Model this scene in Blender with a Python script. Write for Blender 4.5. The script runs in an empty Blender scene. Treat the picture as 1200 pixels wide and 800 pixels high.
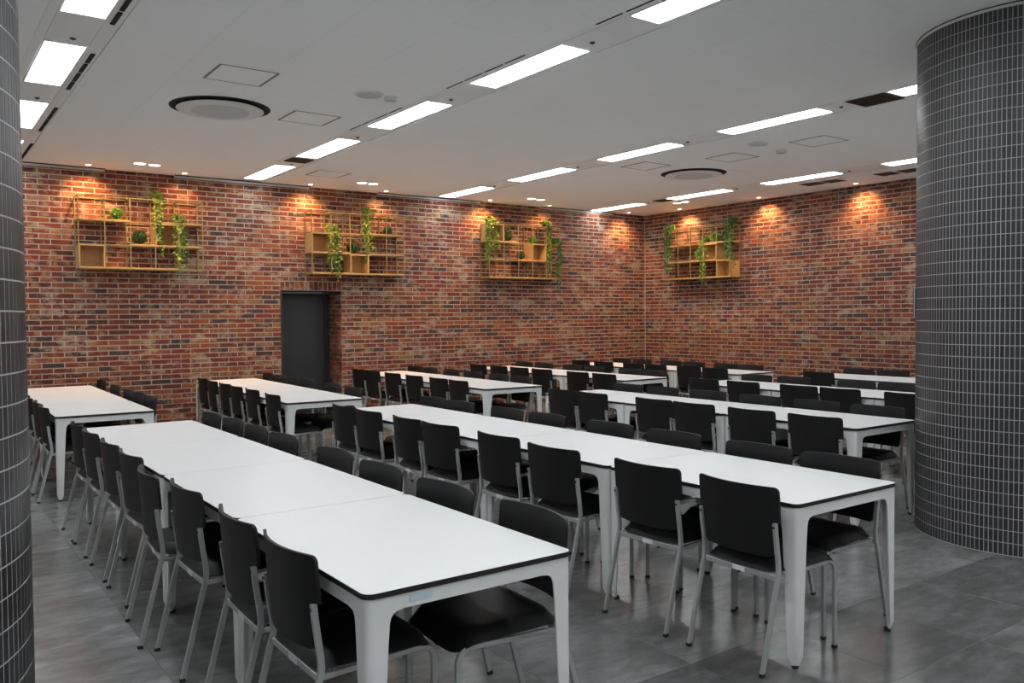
import bpy, bmesh, math, random
from mathutils import Vector, Matrix
random.seed(7)
scn = bpy.context.scene
COL = scn.collection
PI = math.pi

# ------------------------------------------------------------------ camera
F_PX, YAW, PITCH, ROLL, CAM_H = 992.19, 0.623383, 0.029951, -0.0083815, 1.5535
fw = Vector((math.sin(YAW)*math.cos(PITCH), math.cos(YAW)*math.cos(PITCH), -math.sin(PITCH)))
rt = Vector((math.cos(YAW), -math.sin(YAW), 0)); up = rt.cross(fw)
r2 = rt*math.cos(ROLL) + up*math.sin(ROLL); u2 = -rt*math.sin(ROLL) + up*math.cos(ROLL)
cam = bpy.data.cameras.new('camera'); camo = bpy.data.objects.new('camera', cam); COL.objects.link(camo)
cam.sensor_width = 36; cam.lens = F_PX/1200*36; cam.clip_start = 0.05
M = Matrix.Identity(4)
for i in range(3):
    M[i][0] = r2[i]; M[i][1] = u2[i]; M[i][2] = -fw[i]
M[2][3] = CAM_H
camo.matrix_world = M
scn.camera = camo
def project(x, y, z):
    d = Vector((x, y, z-CAM_H)); w = d.dot(fw)
    if w < 0.1: return None
    return 600+F_PX*d.dot(r2)/w, 400-F_PX*d.dot(u2)/w, w

# ------------------------------------------------------------------ light and exposure
wd = bpy.data.worlds.new('world'); scn.world = wd; wd.use_nodes = True
wd.node_tree.nodes['Background'].inputs[0].default_value = (0.9, 0.95, 1, 1)
wd.node_tree.nodes['Background'].inputs[1].default_value = 0.05
scn.view_settings.view_transform = 'Standard'; scn.view_settings.look = 'None'
scn.view_settings.exposure = 0.07; scn.view_settings.gamma = 1.0
PANEL_EMIT = 17.5
SPOT_W = 72.0

# ------------------------------------------------------------------ material helpers
def newmat(name):
    m = bpy.data.materials.new(name); m.use_nodes = True
    nt = m.node_tree; b = nt.nodes['Principled BSDF']
    return m, nt, b
def plain(name, col, rough=0.5, metal=0.0, spec=0.5, bump=0.0, bscale=200.0, vary=0.0):
    m, nt, b = newmat(name)
    b.inputs['Base Color'].default_value = (*col, 1); b.inputs['Roughness'].default_value = rough
    b.inputs['Metallic'].default_value = metal; b.inputs['Specular IOR Level'].default_value = spec
    if bump or vary:
        tc = nt.nodes.new('ShaderNodeNewGeometry')
        n = nt.nodes.new('ShaderNodeTexNoise'); n.inputs['Scale'].default_value = bscale; n.inputs['Detail'].default_value = 3
        nt.links.new(tc.outputs['Position'], n.inputs['Vector'])
        if bump:
            bp = nt.nodes.new('ShaderNodeBump'); bp.inputs['Strength'].default_value = bump; bp.inputs['Distance'].default_value = 0.002
            nt.links.new(n.outputs['Fac'], bp.inputs['Height']); nt.links.new(bp.outputs['Normal'], b.inputs['Normal'])
        if vary:
            mx = nt.nodes.new('ShaderNodeMix'); mx.data_type = 'RGBA'
            mx.inputs[6].default_value = (*[c*(1-vary) for c in col], 1); mx.inputs[7].default_value = (*[min(1, c*(1+vary)) for c in col], 1)
            nt.links.new(n.outputs['Fac'], mx.inputs[0]); nt.links.new(mx.outputs[2], b.inputs['Base Color'])
    return m
def emit(name, col, s):
    m, nt, b = newmat(name)
    b.inputs['Base Color'].default_value = (0.9, 0.9, 0.9, 1)
    b.inputs['Emission Color'].default_value = (*col, 1); b.inputs['Emission Strength'].default_value = s
    return m
def rnd_node(nt):
    """0..1 value that differs for each piece, whether it is an object or a mesh island"""
    oi = nt.nodes.new('ShaderNodeObjectInfo'); g = nt.nodes.new('ShaderNodeNewGeometry')
    a = nt.nodes.new('ShaderNodeMath'); a.operation = 'ADD'
    nt.links.new(oi.outputs['Random'], a.inputs[0]); nt.links.new(g.outputs['Random Per Island'], a.inputs[1])
    f = nt.nodes.new('ShaderNodeMath'); f.operation = 'FRACT'; nt.links.new(a.outputs[0], f.inputs[0])
    return f.outputs[0], g.outputs['Position']
def ramp(nt, fac, stops, interp='LINEAR'):
    r = nt.nodes.new('ShaderNodeValToRGB'); r.color_ramp.interpolation = interp
    e = r.color_ramp.elements
    while len(e) < len(stops): e.new(0.5)
    for i, (p, c) in enumerate(stops):
        e[i].position = p; e[i].color = (*c, 1)
    nt.links.new(fac, r.inputs[0]); return r.outputs[0]
def mixc(nt, fac, a, b):
    mx = nt.nodes.new('ShaderNodeMix'); mx.data_type = 'RGBA'
    if isinstance(fac, float): mx.inputs[0].default_value = fac
    else: nt.links.new(fac, mx.inputs[0])
    for s, v in ((6, a), (7, b)):
        if isinstance(v, tuple): mx.inputs[s].default_value = (*v, 1)
        else: nt.links.new(v, mx.inputs[s])
    return mx.outputs[2]
def noise(nt, pos, scale, detail=3, rough=0.5, offs=None, stretch=None):
    v = pos
    if stretch:
        mp = nt.nodes.new('ShaderNodeMapping'); mp.inputs['Scale'].default_value = stretch
        nt.links.new(v, mp.inputs['Vector']); v = mp.outputs[0]
    if offs:
        ad = nt.nodes.new('ShaderNodeVectorMath'); ad.operation = 'ADD'
        cb = nt.nodes.new('ShaderNodeCombineXYZ')
        ml = nt.nodes.new('ShaderNodeMath'); ml.operation = 'MULTIPLY'; ml.inputs[1].default_value = 37.0
        nt.links.new(offs, ml.inputs[0]); nt.links.new(ml.outputs[0], cb.inputs[0]); nt.links.new(ml.outputs[0], cb.inputs[1])
        nt.links.new(v, ad.inputs[0]); nt.links.new(cb.outputs[0], ad.inputs[1]); v = ad.outputs[0]
    n = nt.nodes.new('ShaderNodeTexNoise'); n.inputs['Scale'].default_value = scale
    n.inputs['Detail'].default_value = detail; n.inputs['Roughness'].default_value = rough
    nt.links.new(v, n.inputs['Vector']); return n.outputs['Fac']

# brick
def brick_mat():
    m, nt, b = newmat('brick_clay')
    r, pos = rnd_node(nt)
    base = ramp(nt, r, [(0.0, (0.1760, 0.0317, 0.0158)), (.15, (0.1276, 0.0246, 0.0158)), (.29, (0.2376, 0.0563, 0.0176)), (.42, (0.0968, 0.0229, 0.0158)),
                        (.54, (0.1628, 0.0317, 0.0176)), (.66, (0.2112, 0.0634, 0.0229)), (.74, (0.0440, 0.0264, 0.0282)), (.79, (0.1452, 0.0299, 0.0158)),
                        (.86, (0.2376, 0.1188, 0.0572)), (.91, (0.0704, 0.0229, 0.0176)), (.96, (0.0352, 0.0282, 0.0317))], 'CONSTANT')
    n1 = noise(nt, pos, 8, 5, .62, offs=r)
    blot = ramp(nt, n1, [(.52, (0, 0, 0)), (.62, (.8, .8, .8))])
    c1 = mixc(nt, blot, base, (.33, .175, .095))
    n2 = noise(nt, pos, 7, 4, .62, offs=r, stretch=(1, 1, 2.5))
    dark = ramp(nt, n2, [(.56, (0, 0, 0)), (.66, (.85, .85, .85))])
    c2 = mixc(nt, dark, c1, (.040, .022, .022))
    n4 = noise(nt, pos, 3.3, 5, .7, stretch=(1, 1, 2.0))
    c2 = mixc(nt, ramp(nt, n4, [(.55, (0, 0, 0)), (.64, (.85, .85, .85))]), c2, (.37, .27, .19))
    n3 = noise(nt, pos, 60, 3, .6)
    c3 = mixc(nt, ramp(nt, n3, [(.45, (0, 0, 0)), (.80, (.3, .3, .3))]), c2, (.30, .17, .10))
    nt.links.new(c3, b.inputs['Base Color'])
    b.inputs['Roughness'].default_value = .85; b.inputs['Specular IOR Level'].default_value = .25
    bp = nt.nodes.new('ShaderNodeBump'); bp.inputs['Strength'].default_value = .5; bp.inputs['Distance'].default_value = .004
    nt.links.new(n3, bp.inputs['Height']); nt.links.new(bp.outputs[0], b.inputs['Normal'])
    return m
def floor_mat(name='concrete_vinyl', k=1.0):
    m, nt, b = newmat(name)
    r, pos = rnd_node(nt)
    n1 = noise(nt, pos, 2.0, 6, .66, offs=r, stretch=(1.0, 2.0, 1))
    n2 = noise(nt, pos, 6.5, 5, .65, offs=r, stretch=(1.0, 2.2, 1))
    c = ramp(nt, n1, [(.30, (.130, .131, .127)), (.50, (.212, .217, .216)), (.68, (.305, .317, .322))])
    c = mixc(nt, ramp(nt, n2, [(.42, (0, 0, 0)), (.64, (.55, .55, .55))]), c, (.12, .119, .110))
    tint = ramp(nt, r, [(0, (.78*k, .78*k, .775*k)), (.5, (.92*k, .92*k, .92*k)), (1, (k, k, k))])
    mu = nt.nodes.new('ShaderNodeMix'); mu.data_type = 'RGBA'; mu.blend_type = 'MULTIPLY'; mu.inputs[0].default_value = 1
    nt.links.new(c, mu.inputs[6]); nt.links.new(tint, mu.inputs[7])
    nt.links.new(mu.outputs[2], b.inputs['Base Color'])
    b.inputs['Roughness'].default_value = .22
    return m
def tile_mat():
    m, nt, b = newmat('dark_mosaic_tile')
    r, pos = rnd_node(nt)
    c = ramp(nt, r, [(0, (.022, .022, .024)), (.5, (.030, .030, .032)), (1, (.040, .040, .042))])
    nt.links.new(c, b.inputs['Base Color']); b.inputs['Roughness'].default_value = .42
    return m
def wood_mat():
    m, nt, b = newmat('pale_oak')
    r, pos = rnd_node(nt)
    n = noise(nt, pos, 14, 4, .6, stretch=(1, 1, 9), offs=r)
    c = ramp(nt, n, [(.3, (.40, .22, .075)), (.5, (.52, .31, .12)), (.7, (.60, .38, .17))])
    nt.links.new(c, b.inputs['Base Color']); b.inputs['Roughness'].default_value = .5
    return m
def leaf_mat(name, cols, rough=.5):
    m, nt, b = newmat(name)
    r, pos = rnd_node(nt)
    st = [(i/(len(cols)-1), c) for i, c in enumerate(cols)]
    nt.links.new(ramp(nt, r, st), b.inputs['Base Color']); b.inputs['Roughness'].default_value = rough
    b.inputs['Subsurface Weight'].default_value = 0
    return m
def ceiling_mat():
    m, nt, b = newmat('ceiling_board')
    g = nt.nodes.new('ShaderNodeNewGeometry')
    br = nt.nodes.new('ShaderNodeTexBrick'); br.inputs['Scale'].default_value = 1
    br.inputs['Mortar Size'].default_value = .0022; br.inputs['Brick Width'].default_value = 1.2; br.inputs['Row Height'].default_value = .6
    br.offset = .5
    mp = nt.nodes.new('ShaderNodeMapping'); mp.inputs['Rotation'].default_value = (0, 0, PI/2)
    nt.links.new(g.outputs['Position'], mp.inputs[0]); nt.links.new(mp.outputs[0], br.inputs['Vector'])
    br.inputs['Color1'].default_value = (.93, .93, .925, 1); br.inputs['Color2'].default_value = (.92, .92, .915, 1)
    br.inputs['Mortar'].default_value = (.80, .80, .79, 1)
    n = noise(nt, g.outputs['Position'], 45, 3, .6)
    c = mixc(nt, ramp(nt, n, [(.55, (0, 0, 0)), (.75, (.25, .25, .25))]), br.outputs[0], (.78, .78, .77))
    nt.links.new(c, b.inputs['Base Color']); b.inputs['Roughness'].default_value = .9; b.inputs['Specular IOR Level'].default_value = .2
    bp = nt.nodes.new('ShaderNodeBump'); bp.inputs['Strength'].default_value = .3; bp.inputs['Distance'].default_value = .003
    nt.links.new(n, bp.inputs['Height']); nt.links.new(bp.outputs[0], b.inputs['Normal'])
    return m
MAT = dict(
    brick=brick_mat(), mortar=plain('mortar', (.43, .375, .325), .95, bump=.5, bscale=150, vary=.12),
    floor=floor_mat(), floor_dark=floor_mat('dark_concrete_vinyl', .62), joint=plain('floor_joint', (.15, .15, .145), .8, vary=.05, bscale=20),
    tile=tile_mat(), grout=plain('grey_grout', (.47, .47, .47), .9, bump=.2, bscale=300, vary=.06),
    ceil=ceiling_mat(), strip=plain('strip_panel_paint', (.86, .86, .85), .6, vary=.02, bscale=6),
    white=plain('white_powder_coat', (.74, .755, .745), .38, bump=.05, bscale=900, vary=.01),
    lam=plain('white_laminate', (.765, .785, .79), .33, vary=.012, bscale=3),
    core=plain('black_core', (.012, .011, .012), .45, vary=.1, bscale=80),
    silver=plain('silver_painted_steel', (.42, .43, .43), .38, metal=.35, vary=.04, bscale=40),
    plastic=plain('black_plastic', (.007, .007, .0075), .5, spec=.36, bump=.25, bscale=700, vary=.06),
    leather=plain('black_vinyl', (.007, .007, .0075), .52, spec=.22, bump=.2, bscale=400, vary=.08),
    rubber=plain('black_rubber', (.01, .01, .01), .7, vary=.05),
    sticker=plain('white_sticker', (.78, .80, .80), .5, vary=.05, bscale=300),
    blue=plain('pale_blue_label', (.55, .66, .70), .4, vary=.15, bscale=120),
    wood=wood_mat(), gold=plain('brass_rod', (.33, .235, .09), .42, metal=.45, vary=.06, bscale=50),
    door=plain('charcoal_door', (.032, .035, .039), .45, vary=.04, bscale=4),
    frame=plain('charcoal_frame', (.022, .024, .026), .5, vary=.04, bscale=10),
    wall=plain('painted_wall', (.88, .88, .87), .8, bump=.1, bscale=120, vary=.03),
    black=plain('black_recess', (.006, .006, .006), .8, vary=.05),
    brown=plain('brown_grille', (.085, .06, .048), .6, vary=.08, bscale=40),
    seam=plain('brown_seam', (.22, .18, .15), .7, vary=.08, bscale=30),
    plate=plain('white_plate', (.74, .745, .74), .5, vary=.02, bscale=10),
    grille=plain('grey_grille', (.58, .59, .61), .6, vary=.12, bscale=400),
    panel=emit('lit_diffuser', (.93, .97, 1.0), PANEL_EMIT),
    lamp=emit('lit_lamp', (1.0, .86, .68), 14.0),
    twin=emit('lit_twin_lamp', (1.0, .93, .84), 9.0),
    stem=plain('vine_stem', (.08, .12, .03), .7, vary=.1, bscale=90),
    soil=plain('plant_core', (.03, .055, .015), .9, vary=.2, bscale=60),
    pot=plain('green_pot', (.10, .15, .06), .6, vary=.1, bscale=60),
    leaf_bright=leaf_mat('bright_leaf', [(.10, .28, .015), (.18, .40, .03), (.26, .46, .05)]),
    leaf_dark=leaf_mat('dark_leaf', [(.012, .045, .014), (.02, .075, .022), (.04, .10, .03)]),
    leaf_vine=leaf_mat('vine_leaf', [(.05, .14, .015), (.16, .29, .03), (.36, .44, .08), (.045, .11, .02)]),
    leaf_deep=leaf_mat('deep_vine_leaf', [(.03, .11, .02), (.06, .17, .03), (.12, .24, .04)]),
)

# ------------------------------------------------------------------ geometry helpers
def tag(o, label=None, cat=None, group=None, kind=None):
    if label: o['label'] = label
    if cat: o['category'] = cat
    if group: o['group'] = group
    if kind: o['kind'] = kind
    return o
def link(name, me, parent=None, loc=(0, 0, 0), rz=0.0):
    o = bpy.data.objects.new(name, me); COL.objects.link(o)
    o.location = loc; o.rotation_euler = (0, 0, rz)
    if parent: o.parent = parent
    return o
def empty(name, loc=(0, 0, 0), rz=0.0):
    o = bpy.data.objects.new(name, None); COL.objects.link(o); o.location = loc; o.rotation_euler = (0, 0, rz)
    o.empty_display_size = .1
    return o
def meshof(name, bm, mat, smooth=None):
    me = bpy.data.meshes.new(name); bmesh.ops.recalc_face_normals(bm, faces=bm.faces)
    bm.to_mesh(me); bm.free()
    me.materials.append(MAT[mat] if isinstance(mat, str) else mat)
    if smooth is not None:
        me.polygons.foreach_set('use_smooth', [True]*len(me.polygons))
        try: me.set_sharp_from_angle(angle=math.radians(smooth))
        except Exception: pass
    return me
def box(bm, x0, x1, y0, y1, z0, z1, bev=0.0):
    v = [bm.verts.new(p) for p in ((x0, y0, z0), (x1, y0, z0), (x1, y1, z0), (x0, y1, z0), (x0, y0, z1), (x1, y0, z1), (x1, y1, z1), (x0, y1, z1))]
    f = [bm.faces.new([v[i] for i in q]) for q in ((3, 2, 1, 0), (4, 5, 6, 7), (0, 1, 5, 4), (1, 2, 6, 5), (2, 3, 7, 6), (3, 0, 4, 7))]
    if bev:
        bmesh.ops.bevel(bm, geom=list({e for ff in f for e in ff.edges}), offset=bev, segments=1, affect='EDGES')
def boxmesh(name, mat, x0, x1, y0, y1, z0, z1, bev=0.0):
    bm = bmesh.new(); box(bm, x0, x1, y0, y1, z0, z1, bev); return meshof(name, bm, mat)
def data_mesh(name, verts, faces, mat, smooth=None):
    me = bpy.data.meshes.new(name); me.from_pydata(verts, [], faces); me.update()
    me.materials.append(MAT[mat])
    if smooth is not None:
        me.polygons.foreach_set('use_smooth', [True]*len(me.polygons))
        try: me.set_sharp_from_angle(angle=math.radians(smooth))
        except Exception: pass
    return me
def lathe(bm, prof, seg=32, z=0, cx=0, cy=0):
    rings = []
    for r, h in prof:
        if r < 1e-5: rings.append([bm.verts.new((cx, cy, z+h))])
        else: rings.append([bm.verts.new((cx+r*math.cos(2*PI*i/seg), cy+r*math.sin(2*PI*i/seg), z+h)) for i in range(seg)])
    for a, b in zip(rings, rings[1:]):
        for i in range(seg):
            j = (i+1) % seg
            if len(a) == 1 and len(b) == 1: continue
            if len(a) == 1: bm.faces.new((a[0], b[i], b[j]))
            elif len(b) == 1: bm.faces.new((a[i], a[j], b[0]))
            else: bm.faces.new((a[i], a[j], b[j], b[i]))
def sweep(bm, path, wy, wn, y=0.0):
    """rounded rectangular tube along a path in the XZ plane; wy = width across, wn = width in plane"""
    n = len(path); rings = []
    c = .16
    prof = [(-1, -1+c), (-1, 1-c), (-1+c, 1), (1-c, 1), (1, 1-c), (1, -1+c), (1-c, -1), (-1+c, -1)]
    for i, (px, pz) in enumerate(path):
        a = Vector(path[max(0, i-1)]); b = Vector(path[min(n-1, i+1)]); p = Vector((px, pz))
        d1 = (p-a).normalized() if i > 0 else (b-p).normalized(); d2 = (b-p).normalized() if i < n-1 else d1
        t = (d1+d2).normalized(); nm = Vector((-t.y, t.x)); k = 1/max(.5, t.dot(d1))
        rings.append([bm.verts.new((px+nm.x*q*wn/2*k, y+s*wy/2, pz+nm.y*q*wn/2*k)) for s, q in prof])
    for a, b in zip(rings, rings[1:]):
        for i in range(8): bm.faces.new((a[i], a[(i+1) % 8], b[(i+1) % 8], b[i]))
    bm.faces.new(rings[0]); bm.faces.new(list(reversed(rings[-1])))
def arc(cx, cz, r, a0, a1, n=6):
    return [(cx+r*math.cos(math.radians(a0+(a1-a0)*i/n)), cz+r*math.sin(math.radians(a0+(a1-a0)*i/n))) for i in range(n+1)]

# ------------------------------------------------------------------ setting: floor
ZC = 3.49; YW = 11.99; XW = 11.85; XL = -4.6; YB = -6.4
DX0, DX1, DZ, DDEP = 4.47, 5.43, 1.9575, .48      # door opening
floor = link('floor', boxmesh('floor', 'joint', XL, XW+.05, YB, YW+.6, -.12, -.003)); tag(floor, kind='structure')
TS = .64; TX0 = 4.10-14*TS; TY0 = 2.57-10*TS
cand = []
for i in range(27):
    for j in range(26):
        x0, y0 = TX0+i*TS, TY0+j*TS
        if x0+TS < XL or x0 > XW or y0+TS < YB or y0 > YW: continue
        xa, xb, ya, yb = max(x0, XL), min(x0+TS, XW), max(y0, YB), min(y0+TS, YW)
        if xb-xa < .02 or yb-ya < .02: continue
        p = project((xa+xb)/2, (ya+yb)/2, 0); a = 0
        if p and -60 < p[0] < 1260 and p[1] < 860: a = (xb-xa)*(yb-ya)/p[2]**3
        cand.append((a, xa, xb, ya, yb))
cand.sort(reverse=True)
tile_meshes = {}
rest_v, rest_f = [], []
for k, (a, xa, xb, ya, yb) in enumerate(cand):
    g = .0006; w, l = xb-xa-2*g, yb-ya-2*g
    e = .0009
    vs = [(-w/2, -l/2, -.004), (w/2, -l/2, -.004), (w/2, l/2, -.004), (-w/2, l/2, -.004), (-w/2, -l/2, -.0008), (w/2, -l/2, -.0008), (w/2, l/2, -.0008), (-w/2, l/2, -.0008),
          (-w/2+e, -l/2+e, 0), (w/2-e, -l/2+e, 0), (w/2-e, l/2-e, 0), (-w/2+e, l/2-e, 0)]
    fs = [(0, 1, 5, 4), (1, 2, 6, 5), (2, 3, 7, 6), (3, 0, 4, 7), (4, 5, 9, 8), (5, 6, 10, 9), (6, 7, 11, 10), (7, 4, 8, 11), (8, 9, 10, 11)]
    cx, cy = (xa+xb)/2, (ya+yb)/2
    if k < 280 and a > 0:
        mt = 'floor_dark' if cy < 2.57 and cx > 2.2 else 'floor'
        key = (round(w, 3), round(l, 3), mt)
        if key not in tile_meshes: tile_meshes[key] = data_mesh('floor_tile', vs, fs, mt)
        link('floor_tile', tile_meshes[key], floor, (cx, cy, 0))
    else:
        o = len(rest_v); rest_v += [(x+cx, y+cy, z) for x, y, z in vs]; rest_f += [tuple(i+o for i in q) for q in fs]
if rest_v:
    o = link('floor_tile_field', data_mesh('floor_tile_field', rest_v, rest_f, 'floor'), floor); tag(o, kind='stuff')

# ------------------------------------------------------------------ setting: walls
bm = bmesh.new()
box(bm, XL-.2, DX0, YW+.003, YW+DDEP+.25, 0, ZC+.1); box(bm, DX1, XW+.3, YW+.003, YW+DDEP+.25, 0, ZC+.1); box(bm, DX0, DX1, YW+.003, YW+DDEP+.25, DZ, ZC+.1)
wall_back = tag(link('wall_back', meshof('wall_back', bm, 'mortar')), kind='structure')
wall_right = tag(link('wall_right', boxmesh('wall_right', 'mortar', XW+.003, XW+.25, YB, YW+.003, 0, ZC+.1)), kind='structure')
wall_left = tag(link('wall_left', boxmesh('wall_left', 'wall', XL-.2, XL, YB, YW, 0, ZC+.1)), kind='structure')
wall_front = tag(link('wall_front', boxmesh('wall_front', 'wall', XL-.2, XW+.25, YB-.2, YB, 0, ZC+.1)), kind='structure')
BL, BH, JT = .257, .0675, .0125
def brick_geo(l, h, dep=.014):
    """brick with its face at y = 0 looking to -y, body behind it"""
    e = .0016
    v = [(-l/2, dep, -h/2), (l/2, dep, -h/2), (l/2, dep, h/2), (-l/2, dep, h/2), (-l/2, e, -h/2), (l/2, e, -h/2), (l/2, e, h/2), (-l/2, e, h/2),
         (-l/2+e, 0, -h/2+e), (l/2-e, 0, -h/2+e), (l/2-e, 0, h/2-e), (-l/2+e, 0, h/2-e)]
    f = [(0, 1, 5, 4), (1, 2, 6, 5), (2, 3, 7, 6), (3, 0, 4, 7), (4, 5, 9, 8), (5, 6, 10, 9), (6, 7, 11, 10), (7, 4, 8, 11), (8, 9, 10, 11)]
    return v, f
def lay_bricks(wall, pieces, nmax=300):
    """pieces: (centre, length, height, rz, proudness); largest in view become objects, the rest one mesh"""
    sc = []
    for c, l, h, rz, pr in pieces:
        p = project(*c); a = 0
        if p and 28 < p[0] < 1074 and 170 < p[1] < 470: a = l*h/p[2]**2*abs(math.cos(rz)*c[1]+math.sin(-rz)*c[0])/p[2]
        sc.append((a, c, l, h, rz, pr))
    sc.sort(key=lambda t: -t[0]); ms = {}; rv, rf = [], []
    for k, (a, c, l, h, rz, pr) in enumerate(sc):
        n = Vector((math.sin(rz), -math.cos(rz), 0))*pr
        if k < nmax and a > 0:
            key = (round(l, 3), round(h, 3))
            if key not in ms: ms[key] = data_mesh('brick', *brick_geo(l, h), 'brick')
            link('brick', ms[key], wall, (c[0]+n.x, c[1]+n.y, c[2]), rz)
        else:
            v, f = brick_geo(l, h); o = len(rv); cs, sn = math.cos(rz), math.sin(rz)
            rv += [(c[0]+n.x+x*cs-y*sn, c[1]+n.y+x*sn+y*cs, c[2]+z) for x, y, z in v]; rf += [tuple(i+o for i in q) for q in f]
    tag(link('brick_field', data_mesh('brick_field', rv, rf, 'brick'), wall), kind='stuff')
def course(u0, u1, phase):
    """brick spans between u0 and u1 in running bond"""
    out = []; k = math.floor((u0-phase)/BL)-1
    while phase+k*BL < u1:
        a, b = max(u0, phase+k*BL+JT/2), min(u1, phase+(k+1)*BL-JT/2)
        if b-a > .03: out.append((a, b))
        k += 1
    return out
pieces = []
NC = int(ZC/BH)
for j in range(NC+1):
    z0, z1 = j*BH+JT/2, min((j+1)*BH-JT/2, ZC-.002)
    if z1-z0 < .02: continue
    ph = .11+(BL/2 if j % 2 else 0)
    spans = [(XL, XW)]
    if z0 < DZ-.001: spans = [(XL, DX0), (DX1, XW)]
    elif z0 < DZ+.130: spans = [(XL, DX0-.002), (DX1+.002, XW)]
    for s0, s1 in spans:
        for a, b in course(s0+.001, s1-.001, ph):
            pieces.append((((a+b)/2, YW, (z0+z1)/2), round(b-a, 3), round(z1-z0, 3), 0.0, random.uniform(-.0005, .003)))
    if z0 < DZ-.03:   # reveal on the right of the doorway
        for a, b in ((YW+.005, YW+.11), (YW+.12, YW+.345), (YW+.355, YW+.47)) if j % 2 else ((YW+.005, YW+.24), (YW+.25, YW+.36), (YW+.37, YW+.47)):
            pieces.append(((DX1-.012, (a+b)/2, (z0+z1)/2), round(b-a, 3), round(z1-z0, 3), -PI/2, random.uniform(-.002, .002)))
ns = 13; pw = (DX1-DX0)/ns
for i in range(ns):
    pieces.append(((DX0+(i+.5)*pw, YW-.002, DZ+.0675), round(pw-.0115, 3), .123, 0.0, random.uniform(0, .003)))
lay_bricks(wall_back, pieces)
pieces = []
for j in range(NC+1):
    z0, z1 = j*BH+JT/2, min((j+1)*BH-JT/2, ZC-.002)
    if z1-z0 < .02: continue
    ph = .05+(BL/2 if j % 2 else 0)
    for a, b in course(2.0, YW-.006, ph):
        pieces.append(((XW, (a+b)/2, (z0+z1)/2), round(b-a, 3), round(z1-z0, 3), -PI/2, random.uniform(-.0005, .003)))
lay_bricks(wall_right, pieces)
# plain painted plaster on the unseen part of the right wall, corner bead, doorway lining
tag(link('trim_1', boxmesh('trim_1', 'mortar', XW-.012, XW, YW-.012, YW, 0, ZC)), kind='structure')
bm = bmesh.new()
box(bm, DX0+.001, DX0+.03, YW+.006, YW+DDEP, 0, DZ-.001); box(bm, DX0+.03, DX1-.014, YW+.004, YW+DDEP, DZ-.008, DZ-.001)
tag(link('trim_2', meshof('trim_2', bm, 'frame')), kind='structure')
door = tag(link('door_1', boxmesh('door_1', 'door', DX0+.031, DX1-.1, YW+DDEP-.04, YW+DDEP, .005, DZ-.06, .003)), kind='structure')
bm = bmesh.new()
box(bm, DX1-.099, DX1-.028, YW+DDEP-.05, YW+DDEP, 0, DZ-.031); box(bm, DX0+.031, DX1-.1, YW+DDEP-.05, YW+DDEP, DZ-.059, DZ-.031)
link('door_frame', meshof('door_frame', bm, 'frame'), door)
bm = bmesh.new(); box(bm, DX0+.09, DX0+.105, YW+DDEP-.10, YW+DDEP-.04, 1.0, 1.015); box(bm, DX0+.09, DX0+.21, YW+DDEP-.10, YW+DDEP-.085, .998, 1.017, .003)
link('door_handle', meshof('door_handle', bm, 'frame'), door)

# ------------------------------------------------------------------ setting: ceiling, light strips
STRIPS = [(-2.44, -2.02), (.77, 1.22), (3.79, 4.21), (6.96, 7.40), (10.28, 10.72)]
LX = [-2.36, .85, 3.88, 7.06, 10.38]        # left edge of the lit panels
LW, LL, LP, LY0 = .255, 1.20, 1.915, 11.72
LYR = [11.72, 11.74, 11.70, 11.80, 11.92]
bm = bmesh.new(); xs = XL
for a, b in STRIPS:
    box(bm, xs, a, YB, YW+.01, ZC, ZC+.12); xs = b
box(bm, xs, XW+.01, YB, YW+.01, ZC, ZC+.12)
box(bm, XL, XW+.01, YB, YW+.01, ZC+.10, ZC+.22)
ceiling = tag(link('ceiling', meshof('ceiling', bm, 'ceil')), kind='structure')
ROWN = ['', 'leftmost', 'second', 'third', 'rightmost']
ORD = ['first', 'second', 'third', 'fourth', 'fifth', 'sixth', 'seventh', 'eighth', 'ninth']
lamp_n = 0
N_ON = 10
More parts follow.
